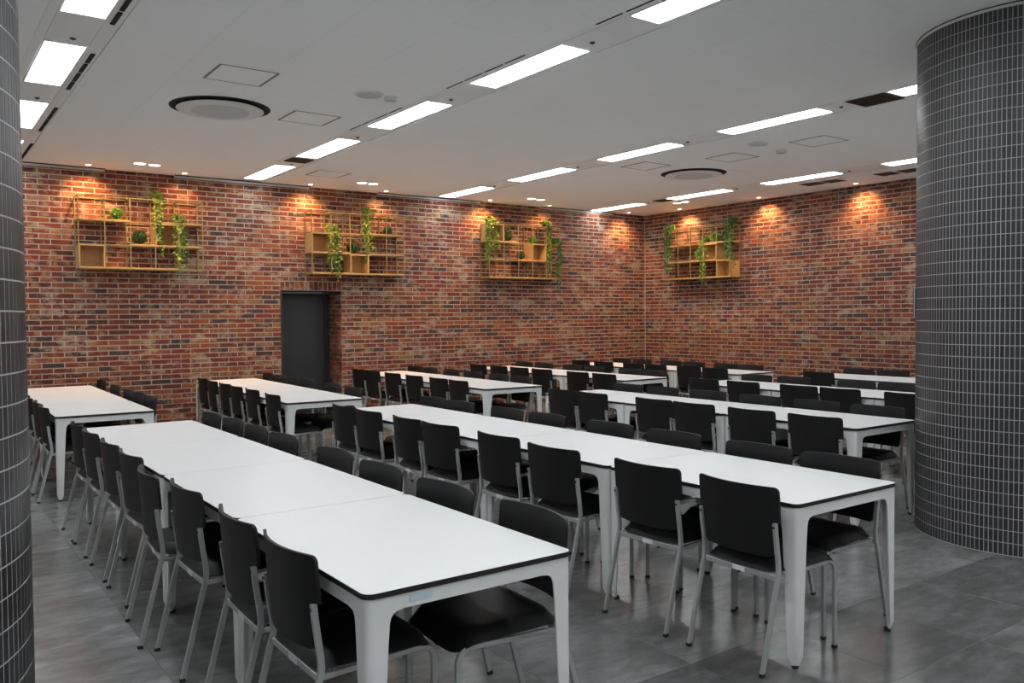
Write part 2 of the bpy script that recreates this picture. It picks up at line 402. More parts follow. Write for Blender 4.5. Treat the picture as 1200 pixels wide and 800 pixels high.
for si, (a, b) in enumerate(STRIPS):
    x0 = LX[si]; y = LY0
    spans = []
    for k in range(9):
        y1 = LYR[si]-k*LP; y0 = y1-LL
        if y0 < YB+.2: break
        spans.append((y0, y1))
        if si == 0 and k < 1: pass
        lit = k < N_ON
        t = empty('ceiling_light', (x0+LW/2, (y0+y1)/2, ZC))
        if si: tag(t, f'white light panel, {ORD[k]} from the brick wall in the {ROWN[si]} ceiling row', 'ceiling light', 'recessed ceiling light panels')
        else: tag(t, f'white light panel left of the columns, {ORD[k]} from the brick wall', 'ceiling light', 'recessed ceiling light panels')
        w, l = LW/2, LL/2
        link('diffuser', boxmesh('diffuser', 'panel' if lit else 'plate', -w, w, -l, l, .002, .012), t)
        bm = bmesh.new()
        for q in ((-w-.012, -w-.001, -l-.012, l+.012), (w+.001, w+.012, -l-.012, l+.012), (-w-.001, w+.001, -l-.012, -l-.001), (-w-.001, w+.001, l+.001, l+.012)):
            box(bm, *q, -.001, .03)
        link('frame', meshof('frame', bm, 'strip'), t)
    # side rails and gap panels of the strip
    bm = bmesh.new()
    box(bm, a+.004, x0-.016, YB, YW, ZC+.006, ZC+.03); box(bm, x0+LW+.016, b-.004, YB, YW, ZC+.006, ZC+.03)
    link('strip_rail', meshof('strip_rail', bm, 'strip'), ceiling)
    edges = [YW-.06]+[v for s in spans for v in (s[1]+.016, s[0]-.016)]+[YB]
    for q in range(0, len(edges)-1, 2):
        if edges[q]-edges[q+1] < .05: continue
        link('strip_panel', boxmesh('strip_panel', 'strip', x0-.013, x0+LW+.013, edges[q+1]+.003, edges[q]-.003, ZC+.004, ZC+.03), ceiling)
    for k, (y0, y1) in enumerate(spans[:5]):
        if si == 0: break
        # fire sensor dot on the gap panel
        bm = bmesh.new(); lathe(bm, [(0, -.010), (.007, -.010), (.009, -.004), (.020, -.002), (.020, .004)], 12)
        tag(link('sprinkler_head', meshof('sprinkler_head', bm, 'brown', 40), None, (x0+.15, y0-.16, ZC)),
            f'tiny dark sprinkler head beside the {ORD[k]} light panel of the {ROWN[si]} ceiling row', 'sprinkler', 'sprinkler heads between ceiling lights')
# slot air diffusers beside the light rows
def slot(x, y0, y1, label, n=4, wdt=.030):
    t = empty('slot_diffuser', (x, (y0+y1)/2, ZC)); tag(t, label, 'air vent', 'black slot air vents in the ceiling')
    l = (y1-y0)/n
    for i in range(n):
        ya = -(y1-y0)/2+i*l
        link('slot', boxmesh('slot', 'black', -wdt/2, wdt/2, ya+.02, ya+l-.02, -.0015, .008), t)
for k in range(5):
    y1 = LY0-k*LP
    slot(1.165+.012*(3-k), y1-1.06, y1+.14, f'black slotted air vent beside the {ORD[k]} light panel of the leftmost ceiling row')
    if k in (2, 3, 4): slot(3.80, y1-1.15+.25, y1+.25, f'thin black air slot beside the {ORD[k]} light panel of the second ceiling row', 4, .014)
def grille(x0, x1, y0, y1, label):
    t = empty('return_grille', ((x0+x1)/2, (y0+y1)/2, ZC)); tag(t, label, 'air vent', 'brown return air grilles')
    w, l = (x1-x0)/2, (y1-y0)/2
    link('backing', boxmesh('backing', 'brown', -w, w, -l, l, .001, .004), t)
    n = max(4, int((y1-y0)/.022))
    sm = boxmesh('slat', 'brown', -w, w, -.002, .002, -.006, .001)
    for i in range(n): link('slat', sm, t, (0, -l+(i+.5)*2*l/n, 0))
grille(3.87, 4.15, 9.90, 10.18, 'brown air grille between the first and second panels of the second ceiling row')
grille(7.06, 7.40, 4.18, 4.56, 'dark brown air grille between light panels near the right column')
grille(10.39, 10.62, 10.06, 10.34, 'brown air grille between panels of the rightmost row near the corner')
grille(10.95, 11.22, 7.52, 7.84, 'farther half of the brown grille pair right of the rightmost light row')
grille(10.97, 11.24, 7.22, 7.49, 'nearer half of the brown grille pair right of the rightmost light row')
grille(11.03, 11.31, 6.42, 6.70, 'brown ceiling grille by the right brick wall, farther of the pair beside the column')
grille(11.05, 11.33, 6.08, 6.38, 'brown ceiling grille by the right brick wall, half hidden by the column')
# slot at the top of the brick wall
for (a, b), d in zip(((1.0, 2.16), (3.02, 4.93), (6.05, 7.98), (9.25, 11.0)), ('above the leftmost plant shelf', 'left of the second plant shelf', 'left of the third plant shelf', 'near the brick corner')):
    t = empty('wall_slot_diffuser', ((a+b)/2, YW-.05, ZC)); tag(t, f'long dark air slot along the brick wall top {d}', 'air vent', 'air slots along the brick wall top')
    w = (b-a)/2
    link('slot', boxmesh('slot', 'black', -w, w, -.03, .03, -.004, -.0005), t)
    link('lip', boxmesh('lip', 'plate', -w, w, .032, .046, -.03, -.0005), t)

# ceiling devices
def cassette(x, y, label):
    t = empty('ceiling_cassette', (x, y, ZC)); tag(t, label, 'air conditioner', 'round ceiling cassettes')
    bm = bmesh.new()
    n = 48; R = .445; S = .50
    vi = [bm.verts.new((R*math.cos(2*PI*i/n), R*math.sin(2*PI*i/n), -.002)) for i in range(n)]
    vo = []
    for i in range(n):
        c, s = math.cos(2*PI*i/n), math.sin(2*PI*i/n); k = S/max(abs(c), abs(s)); vo.append(bm.verts.new((c*k, s*k, -.002)))
    vu = [bm.verts.new((v.co.x, v.co.y, -.0005)) for v in vo]; vk = [bm.verts.new((v.co.x, v.co.y, -.0005)) for v in vi]
    for i in range(n):
        j = (i+1) % n
        bm.faces.new((vi[i], vi[j], vo[j], vo[i])); bm.faces.new((vo[i], vo[j], vu[j], vu[i])); bm.faces.new((vi[i], vi[j], vk[j], vk[i]))
    link('face_plate', meshof('face_plate', bm, 'ceil'), t)
    bm = bmesh.new(); lathe(bm, [(0, -.001), (.444, -.001), (.444, -.0005)], 48); link('air_outlet', meshof('air_outlet', bm, 'black'), t)
    bm = bmesh.new(); lathe(bm, [(0, -.042), (.20, -.040), (.34, -.035), (.375, -.030), (.385, -.024), (.375, -.018), (.20, -.010), (0, -.004)], 48)
    link('disc', meshof('disc', bm, 'plate', 30), t)
    bm = bmesh.new(); lathe(bm, [(0, -.0455), (.22, -.0425), (.255, -.0405), (.25, -.036), (0, -.040)], 40)
    link('intake_grille', meshof('intake_grille', bm, 'grille', 30), t)
cassette(2.42, 7.93, 'large round air conditioner cassette with black ring on the left ceiling bay')
cassette(8.87, 8.03, 'round air conditioner cassette on the right ceiling bay toward the corner')
def hatch(x, y, label, s=.225):
    t = empty('access_panel', (x, y, ZC)); tag(t, label, 'access panel', 'square ceiling access panels')
    bm = bmesh.new()
    for q in ((-s-.012, -s+.008, -s, s), (s-.008, s+.012, -s, s), (-s, s, -s-.006, -s+.004), (-s, s, s-.004, s+.006)): box(bm, *q, -.003, -.0004)
    link('frame', meshof('frame', bm, 'seam'), t)
    link('panel', boxmesh('panel', 'ceil', -s+.009, s-.009, -s+.005, s-.005, -.002, -.0004), t)
hatch(2.24, 6.79, 'square access panel nearest the camera on the left ceiling bay')
hatch(3.255, 7.87, 'square access panel right of the large round cassette')
hatch(8.41, 5.76, 'square access panel nearest the right column on the ceiling')
hatch(8.37, 6.95, 'faint square access panel just before the farther round cassette')
hatch(7.90, 7.97, 'faint square access panel left of the farther round cassette')
hatch(4.71, 10.77, 'faint square access panel near the brick wall above the second shelf')
def disc(x, y, r, label, name, cat, group, h=.012):
    t = empty(name, (x, y, ZC)); tag(t, label, cat, group)
    bm = bmesh.new(); lathe(bm, [(r*.84, -.0005), (r*.86, -h), (r*.97, -h*.8), (r, -.0005)], 28); link('ring', meshof('ring', bm, 'plate', 40), t)
    bm = bmesh.new(); lathe(bm, [(0, -h*.8), (r*.85, -h*.7), (r*.85, -.0005)], 28); link('grille', meshof('grille', bm, 'grille', 30), t)
disc(3.34, 6.74, .125, 'round grey ceiling speaker left of the second light row', 'ceiling_speaker', 'speaker', 'ceiling speakers')
disc(7.95, 6.23, .115, 'round pale ceiling speaker right of the third light row', 'ceiling_speaker', 'speaker', 'ceiling speakers')
disc(3.54, 6.73, .058, 'small round smoke detector beside the grey ceiling speaker', 'smoke_detector', 'detector', 'smoke detectors', .03)
disc(8.52, 6.34, .062, 'small smoke detector near the access panels by the right column', 'smoke_detector', 'detector', 'smoke detectors', .03)

def downlight(x, y, label, nx, ny, watts):
    t = empty('downlight', (x, y, ZC)); tag(t, label, 'downlight', 'small warm downlights along the brick walls')
    bm = bmesh.new(); lathe(bm, [(.030, -.001), (.032, -.006), (.044, -.004), (.046, -.0005)], 20); link('ring', meshof('ring', bm, 'plate', 40), t)
    bm = bmesh.new(); lathe(bm, [(0, -.004), (.031, -.004), (.031, -.0008)], 20); link('lens', meshof('lens', bm, 'lamp'), t)
    ld = bpy.data.lights.new('downlight_lamp', 'SPOT'); ld.energy = watts; ld.color = (1.0, .54, .22); ld.spot_size = math.radians(120); ld.spot_blend = 1.0
    ld.shadow_soft_size = .03
    lo = bpy.data.objects.new('lamp', ld); COL.objects.link(lo); lo.parent = t
    lo.location = (0, 0, -.02); d = Vector((nx*.30, ny*.30, -1)); lo.rotation_euler = d.to_track_quat('-Z', 'Y').to_euler()
dl = [(1.93, 11.72, 0, 1, 'above the left end of the leftmost plant shelf'), (3.09, 11.72, 0, 1, 'above the right end of the leftmost plant shelf'),
      (4.85, 11.72, 0, 1, 'above the left end of the plant shelf over the door'), (6.07, 11.72, 0, 1, 'above the right end of the plant shelf over the door'),
      (8.0, 11.72, 0, 1, 'above the left end of the third plant shelf'), (9.27, 11.72, 0, 1, 'above the right end of the third plant shelf'),
      (11.17, 11.72, 0, 1, 'on the back wall side of the brick corner'), (11.60, 10.84, 1, 0, 'above the plant shelf on the right wall'),
      (11.60, 9.07, 1, 0, 'right of the plant shelf on the right wall'), (11.60, 7.31, 1, 0, 'on the right wall nearest the column')]
for x, y, nx, ny, d in dl: downlight(x, y, 'small warm downlight '+d, nx, ny, SPOT_W*(.45 if 'right end' in d else 1))
def twin(x0, y0, x1, y1, label):
    t = empty('twin_downlight', ((x0+x1)/2, (y0+y1)/2, ZC)); tag(t, label, 'downlight', 'twin downlights before the brick walls')
    for s in (-1, 1):
        cx, cy = s*(x1-x0)/2, s*(y1-y0)/2
        bm = bmesh.new(); lathe(bm, [(.066, -.001), (.068, -.006), (.082, -.004), (.084, -.0005)], 24, 0, cx, cy); link('ring', meshof('ring', bm, 'plate', 40), t)
        bm = bmesh.new(); lathe(bm, [(0, -.004), (.066, -.004), (.066, -.0008)], 24, 0, cx, cy); link('lens', meshof('lens', bm, 'twin'), t)
        ld = bpy.data.lights.new('twin_lamp', 'SPOT'); ld.energy = 78; ld.color = (1.0, .62, .32); ld.spot_size = math.radians(140); ld.spot_blend = 1.0; ld.shadow_soft_size = .06
        lo = bpy.data.objects.new('lamp', ld); COL.objects.link(lo); lo.parent = t; lo.location = (cx, cy, -.02)
twin(2.44, 11.29, 2.62, 11.31, 'pair of bright round downlights above the leftmost plant shelf')
twin(5.41, 11.19, 5.59, 11.19, 'pair of bright round downlights above the plant shelf over the door')
twin(8.48, 11.21, 8.68, 11.22, 'pair of bright round downlights above the third plant shelf')
twin(10.95, 10.29, 10.95, 10.11, 'pair of bright round downlights near the brick corner')

# ------------------------------------------------------------------ tiled columns
CR = .71; TWD = 2*PI*CR/158; THT = (ZC-.026)/44
def column(cx, cy, label, nvis):
    t = empty('tiled_column', (cx, cy, 0)); tag(t, label, 'column', 'round mosaic columns')
    bm = bmesh.new(); lathe(bm, [(CR, 0), (CR, ZC-.005)], 158); link('core', meshof('core', bm, 'grout', 30), t)
    bm = bmesh.new(); lathe(bm, [(CR-.004, ZC-.022), (CR+.005, ZC-.022), (CR+.005, ZC-.007), (CR-.004, ZC-.007)], 96); link('top_ring', meshof('top_ring', bm, 'plate', 40), t)
    bm = bmesh.new(); lathe(bm, [(CR-.004, ZC-.0068), (CR+.009, ZC-.0068), (CR+.009, ZC-.0005)], 96); link('shadow_gap', meshof('shadow_gap', bm, 'black', 40), t)
    w, h, e = TWD-.0040, THT-.0040, .0005
    v = [(-w/2, .004, -h/2), (w/2, .004, -h/2), (w/2, .004, h/2), (-w/2, .004, h/2), (-w/2, 0, -h/2), (w/2, 0, -h/2), (w/2, 0, h/2), (-w/2, 0, h/2),
         (-w/2+e, -.0006, -h/2+e), (w/2-e, -.0006, -h/2+e), (w/2-e, -.0006, h/2-e), (-w/2+e, -.0006, h/2-e)]
    f = [(0, 1, 5, 4), (1, 2, 6, 5), (2, 3, 7, 6), (3, 0, 4, 7), (4, 5, 9, 8), (5, 6, 10, 9), (6, 7, 11, 10), (7, 4, 8, 11), (8, 9, 10, 11)]
    me = data_mesh('mosaic_tile', v, f, 'tile')
    lst = []
    for j in range(int((ZC-.02)/THT)):
        for i in range(158):
            a = 2*PI*i/158; nx, ny = math.cos(a), math.sin(a); z = .002+(j+.5)*THT
            px, py = cx+nx*CR, cy+ny*CR; p = project(px, py, z); s = 0
            d = -(nx*px+ny*py)
            if p and d > 0 and -8 < p[0] < 1208 and -8 < p[1] < 808: s = d/p[2]**3
            lst.append((s, a, z, nx*CR, ny*CR))
    lst.sort(key=lambda q: -q[0]); rv, rf = [], []
    for k, (s, a, z, x, y) in enumerate(lst):
        rz = a+PI/2
        if k < nvis and s > 0: link('mosaic_tile', me, t, (x, y, z), rz)
        else:
            cs, sn = math.cos(rz), math.sin(rz); o = len(rv)
            rv += [(x+vx*cs-vy*sn, y+vx*sn+vy*cs, z+vz) for vx, vy, vz in v]; rf += [tuple(q+o for q in qq) for qq in f]
    tag(link('mosaic_field', data_mesh('mosaic_field', rv, rf, 'tile'), t), kind='stuff')
    return t
column(6.37, 2.69, 'large round column clad in dark grey mosaic tiles at the right', 300)
column(-.43, 2.76, 'dark grey mosaic column cut off by the left edge of the picture', 300)
# slim plate on the far side of the right column
ta = math.atan2(2.69, 6.37)+PI/2+.10
t = empty('wall_plate', (6.37+math.cos(ta)*(CR+.002), 2.69+math.sin(ta)*(CR+.002), 1.63), ta+PI/2)
tag(t, 'thin dark plate with white edge mounted on the far side of the right column', 'plate')
link('plate', boxmesh('plate', 'frame', -.05, .05, -.016, 0, -.10, .10, .003), t)
link('rim', boxmesh('rim', 'plate', -.055, .055, -.010, -.004, -.112, .112, .002), t)

# ------------------------------------------------------------------ tables
TW, TL, TP, TH = .80, 1.2065, 1.2085, .73
def rounded_rect(w, l, r, n=5):
    pts = []
    for cx, cy, a in ((w/2-r, l/2-r, 0), (-w/2+r, l/2-r, 90), (-w/2+r, -l/2+r, 180), (w/2-r, -l/2+r, 270)):
        for i in range(n+1):
            q = math.radians(a+90*i/n); pts.append((cx+r*math.cos(q), cy+r*math.sin(q)))
    return pts
def slab(bm, pts, z0, z1):
    a = [bm.verts.new((x, y, z0)) for x, y in pts]; b = [bm.verts.new((x, y, z1)) for x, y in pts]
    n = len(pts)
    for i in range(n): bm.faces.new((a[i], a[(i+1) % n], b[(i+1) % n], b[i]))
    bm.faces.new(list(reversed(a))); bm.faces.new(b)
def leg_bm(sx, sy):
    """folded sheet leg, outer corner at origin, widening upward into the apron"""
    bm = bmesh.new(); t = .007; r = .022
    lev = [(.014, .024), (.05, .047), (.30, .058), (.56, .072), (.628, .078), (.645, .083), (.657, .093), (.662, .108), (.665, .128), (.7118, .128)]
    rings = []
    for z, w in lev:
        inset = .010 if z < .03 else 0
        p = [(w, 0)]+[(r-r*math.cos(math.radians(90-18*i)), r-r*math.sin(math.radians(90-18*i))) for i in range(6)]+[(0, w), (t, w), (t, r), (r, t), (w, t)]
        rings.append([bm.verts.new((sx*(x+inset), sy*(y+inset), z)) for x, y in p])
    n = len(rings[0])
    for a, b in zip(rings, rings[1:]):
        for i in range(n): bm.faces.new((a[i], a[(i+1) % n], b[(i+1) % n], b[i]))
    bm.faces.new(rings[0]); bm.faces.new(list(reversed(rings[-1])))
    return bm
TM = {}
bm = bmesh.new(); slab(bm, rounded_rect(TW, TL, .035), TH-.018, TH-.0012); TM['top'] = meshof('tabletop', bm, 'core', 30)
bm = bmesh.new(); slab(bm, rounded_rect(TW-.003, TL-.003, .0335), TH-.0012, TH); TM['lam'] = meshof('laminate', bm, 'lam', 30)
IN = .006
for sx in (-1, 1):
    for sy in (-1, 1):
        TM[('leg', sx, sy)] = meshof('leg', leg_bm(-sx, -sy), 'white', 40)
bm = bmesh.new(); lathe(bm, [(0, 0), (.013, 0), (.015, .004), (.015, .016)], 12); TM['glide'] = meshof('glide', bm, 'rubber', 40)
TM['ax'] = boxmesh('apron', 'white', -TW/2+.13, TW/2-.13, 0, .007, TH-.065, TH-.0182)
TM['ay'] = boxmesh('apron', 'white', 0, .007, -TL/2+.13, TL/2-.13, TH-.065, TH-.0182)
def table(x, y, rz, label):
    t = empty('dining_table', (x, y, 0), rz); tag(t, label, 'table', 'white dining tables')
    tp = link('tabletop', TM['top'], t); link('laminate', TM['lam'], tp)
    for sx in (-1, 1):
        for sy in (-1, 1):
            lg = link('leg', TM[('leg', sx, sy)], t, (sx*(TW/2-IN), sy*(TL/2-IN), 0))
            link('glide', TM['glide'], lg, (-sx*.026, -sy*.026, 0))
    link('apron', TM['ax'], t, (0, -TL/2+IN, 0)); link('apron', TM['ax'], t, (0, TL/2-IN-.007, 0))
    link('apron', TM['ay'], t, (-TW/2+IN, 0, 0)); link('apron', TM['ay'], t, (TW/2-IN-.007, 0, 0))
    return t

# ------------------------------------------------------------------ chairs (origin: floor between the rear feet, +x towards the table)
CM = {}
TY = .212
def rear_leg_bm():
    bm = bmesh.new()
    sweep(bm, [(.004, .012), (.096, .375), (.108, .415), (.111, .445), (.109, .475), (.092, .600), (.087, .650)], .016, .021); return bm
def front_leg_bm():
    bm = bmesh.new()
    sweep(bm, [(.535, .012), (.535, .355)]+arc(.480, .362, .055, 0, 84, 6)+[(.40, .412), (.115, .402)], .016, .018); return bm
CM['rear'] = meshof('leg', rear_leg_bm(), 'silver', 35); CM['front'] = meshof('leg', front_leg_bm(), 'silver', 35)
CM['foot'] = boxmesh('foot_cap', 'rubber', -.012, .012, -.010, .010, 0, .016, .002)
bm = bmesh.new(); box(bm, .100, .118, -TY+.009, TY-.009, .392, .418, .003)
CM['bar'] = meshof('crossbar', bm, 'silver')
CM['bar2'] = boxmesh('crossbar', 'silver', .40, .418, -TY+.03, TY-.03, .386, .404, .003)
CM['sticker'] = boxmesh('sticker', 'sticker', .0985, .1005, -.035, .035, .394, .416)
CM['bolt'] = None
bm = bmesh.new(); lathe(bm, [(0, .003), (.005, .003), (.006, 0)], 8)
bmesh.ops.rotate(bm, verts=bm.verts, cent=(0, 0, 0), matrix=Matrix.Rotation(-PI/2, 3, 'Y')); CM['bolt'] = meshof('bolt', bm, 'rubber')
# seat: dished cushion with rounded outline and waterfall front
def seat_bm():
    bm = bmesh.new(); N = 14; g = {}
    x0, x1, hw = .092, .545, .215
    for s in (0, 1):
        for i in range(N+1):
            for j in range(N+1):
                u, v = -1+2*i/N, -1+2*j/N
                k = 1/ (abs(u)**7+abs(v)**7)**(1/7) if (u or v) else 1
                m = max(abs(u), abs(v)); u2_, v2_ = u*(m*k if m else 1), v*(m*k if m else 1)
                x = (x0+x1)/2+u2_*(x1-x0)/2; y = v2_*hw*(1-.03*(1-u2_))
                rim = max(0, 1-m**16)
                fall = -.035*max(0, (u2_-.55)/.45)**2
                dish = -.006*math.cos(v2_*PI/2)*math.cos(u2_*PI/2)
                z = .430+fall+(.043*rim+dish if s else -.016*rim)
                g[s, i, j] = bm.verts.new((x, y, z)) if (s or 0 < i < N and 0 < j < N) else None
    for i in range(N+1):
        for j in range(N+1):
            if g[0, i, j] is None: g[0, i, j] = g[1, i, j]
    for s in (0, 1):
        for i in range(N):
            for j in range(N):
                q = (g[s, i, j], g[s, i+1, j], g[s, i+1, j+1], g[s, i, j+1])
                try: bm.faces.new(q)
                except ValueError: pass
    return bm
CM['seat'] = meshof('seat', seat_bm(), 'leather', 60)
def back_bm():
    bm = bmesh.new(); NU = 26; g = {}
    def hw(z):
        top, bot = .806, .494
        if z > .652: w = .228
        elif z > .640: w = .201+.027*(z-.640)/.012
        else: w = .201-.010*(.640-z)/.14
        c = .022
        if z > top-c: w -= c*(1-math.sqrt(max(0, 1-((z-top+c)/c)**2)))
        c = .022
        if z < bot+c: w -= c*(1-math.sqrt(max(0, 1-((bot+c-z)/c)**2)))
        return w
    zs = [.494, .4944, .496, .499, .505, .516, .540, .57, .60, .625, .640, .652, .68, .71, .74, .765, .784, .793, .799, .803, .8055, .806]
    NV = len(zs)-1
    for s in (0, 1):
        for j, z in enumerate(zs):
            for i in range(NU+1):
                y = (-1+2*i/NU)*hw(z); u = y/.222
                x = .051-.080*(z-.65)+.045*u*u
                g[s, i, j] = bm.verts.new((x+(.011 if s else 0), y, z))
    for s in (0, 1):
        for i in range(NU):
            for j in range(NV): bm.faces.new((g[s, i, j], g[s, i+1, j], g[s, i+1, j+1], g[s, i, j+1]))
    rim = [(i, 0) for i in range(NU+1)]+[(NU, j) for j in range(1, NV+1)]+[(i, NV) for i in range(NU-1, -1, -1)]+[(0, j) for j in range(NV-1, 0, -1)]
    for a, b in zip(rim, rim[1:]+rim[:1]): bm.faces.new((g[0, a[0], a[1]], g[0, b[0], b[1]], g[1, b[0], b[1]], g[1, a[0], a[1]]))
    return bm
CM['back'] = meshof('backrest', back_bm(), 'plastic', 40)
def chair(x, y, rz, label):
    t = empty('dining_chair', (x, y, 0), rz); tag(t, label, 'chair', 'black dining chairs')
    link('seat', CM['seat'], t); bk = link('backrest', CM['back'], t)
    for s in (-1, 1):
        a = link('leg', CM['rear'], t, (0, s*TY, 0)); link('foot_cap', CM['foot'], a, (.002, 0, 0))
        link('bolt', CM['bolt'], a, (.0775, 0, .632))
        b = link('leg', CM['front'], t, (0, s*(TY-.019), 0)); link('foot_cap', CM['foot'], b, (.535, 0, 0))
    link('crossbar', CM['bar'], t); link('crossbar', CM['bar2'], t); link('sticker', CM['sticker'], t)
    return t

# rows: name -> (x of left edge at near end, near y, tables, x drift per table, row phrase)
ROWS = {
 'A': (1.09, 2.27, 4, 0.0, 'first front table row'), 'B': (3.11, 2.23, 4, 0.0, 'second front table row'),
 'C': (5.50, 3.45, 3, 0.0, 'third front table row'), 'I': (7.66, 3.42, 3, 0.0, 'fourth front table row'),
 'J': (9.60, 3.25, 3, 0.0, 'fifth front table row'),
 'D': (1.04, 8.08, 3, .02, 'first back table row'), 'E': (3.02, 7.90, 3, .04, 'second back table row'),
 'F': (5.35, 7.92, 3, .03, 'third back table row'), 'G': (7.37, 7.84, 3, 0.0, 'fourth back table row'),
 'H': (9.27, 7.60, 3, 0.0, 'fifth back table row')}
CH = {
 'A': ([6.79, 6.29, 5.66, 5.10, 4.45, 3.95, 3.25, 2.73], [6.75, 6.27, 5.75, 5.22, 4.45, 3.85, 3.23, 2.60]),
 'B': ([6.69, 6.23, 5.6, 5.11, 4.41, 3.8, 3.07, 2.50], [6.77, 6.30, 5.59, 5.07, 4.38, 3.78, 3.11, 2.59]),
 'C': ([6.7, 6.23, 5.41, 4.93, 4.32, 3.75], [6.71, 6.2, 5.59, 4.96, 4.37, 3.81]),
 'D': ([11.3, 10.7, 10.0, 9.45, 8.84, 8.35], [11.4, 10.4, 9.65, 9.15, 8.66]),
 'E': ([10.92, 10.44, 9.92, 9.44, 8.91, 8.19], [11.2, 10.72, 10.2, 9.72, 8.93, 8.3]),
 'F': ([11.3, 10.82, 10.19, 9.57, 8.95, 8.47], [11.28, 10.8, 10.19, 9.62, 8.95, 8.46]),
 'G': ([11.06, 10.51, 9.99, 9.46, 8.66, 8.13], [11.1, 10.6, 9.88, 9.39, 8.64, 8.16]),
 'H': ([10.85, 10.27, 9.58, 9.1, 8.43, 7.95], [10.83, 10.32, 9.67, 9.16, 8.54, 8.06]),
 'I': ([6.73, 6.16, 5.44, 4.96, 4.25], [6.70, 6.16, 5.35, 4.87]),
 'J': ([6.53], [6.54, 6.05])}
TWEAK = {('A', 0, 4): (-.05, -4), ('A', 0, 3): (0, 2), ('B', 0, 3): (0, 3), ('B', 0, 5): (-.03, 2), ('A', 1, 7): (.01, -3), ('A', 0, 6): (0, -2)}
for rn, (x0, y0, n, dr, phrase) in ROWS.items():
    ang = -math.atan2(dr, TL)
    for k in range(n):
        cy = y0+(k+.5)*TP; cx = x0+TW/2+dr*k
        tb = table(cx, cy, ang, f'white rectangular table, {ORD[k]} from the near end of the {phrase}')
        if rn == 'A' and k == 0:
            link('asset_label', boxmesh('asset_label', 'blue', -TW/2+.15, -TW/2+.23, -TL/2+IN-.001, -TL/2+IN, TH-.052, TH-.026), tb)
        if rn == 'A' and k == 1:
            pass
    for side in (0, 1):
        ys = CH[rn][side]
        for k, y in enumerate(ys):
            xx = x0+dr*(y-y0)/TL
            dx, da = TWEAK.get((rn, side, k), (random.uniform(-.012, .012), random.uniform(-1.6, 1.6)))
            nth = ORD[len(ys)-1-k]
            lab = f'black chair, {nth} from the near end, {"left" if side == 0 else "right"} side of the {phrase}'
            if side == 0: chair(xx-.155+dx, y, math.radians(da)+ang, lab)
            else: chair(xx+TW+.155+dx, y, PI+math.radians(da)+ang, lab)

# ------------------------------------------------------------------ plant shelves
CELL, SD = .302, .25      # cell size and depth
def place(o, parent): o.parent = parent; return o
def leaf_quad(vs, fs, p, d, n, l, w):
    """one small pointed leaf: base p, direction d, normal n"""
    s = d.cross(n).normalized(); m = p+d*l*.45+n*l*.06
    o = len(vs); vs += [tuple(p), tuple(m+s*w/2), tuple(p+d*l), tuple(m-s*w/2)]; fs.append((o, o+1, o+2, o+3))
def rv():
    while True:
        v = Vector((random.uniform(-1, 1), random.uniform(-1, 1), random.uniform(-1, 1)))
        if .05 < v.length < 1: return v.normalized()
def ball(loc, r, mat, label):
    t = empty('topiary_ball', loc); tag(t, label, 'plant', 'leafy ball plants on the wall shelves')
    bm = bmesh.new(); bmesh.ops.create_icosphere(bm, subdivisions=2, radius=r*.80, matrix=Matrix.Translation((0, 0, r*.96)))
    link('core', meshof('core', bm, 'soil', 60), t)
    vs, fs = [], []
    c = Vector((0, 0, r))
    for i in range(420):
        d = rv(); p = c+d*r*random.uniform(.72, .86)
        if p.z < .03*r: continue
        dd = (d+rv()*.7).normalized(); nn = dd.cross(rv()).normalized()
        leaf_quad(vs, fs, p, dd, r*random.uniform(.18, .30), r*.16, nn) if False else leaf_quad(vs, fs, p, dd, nn, r*random.uniform(.18, .30), r*.17)
    vs = [(x, y, max(z, .002)) for x, y, z in vs]
    link('foliage', data_mesh('foliage', vs, fs, mat), t)
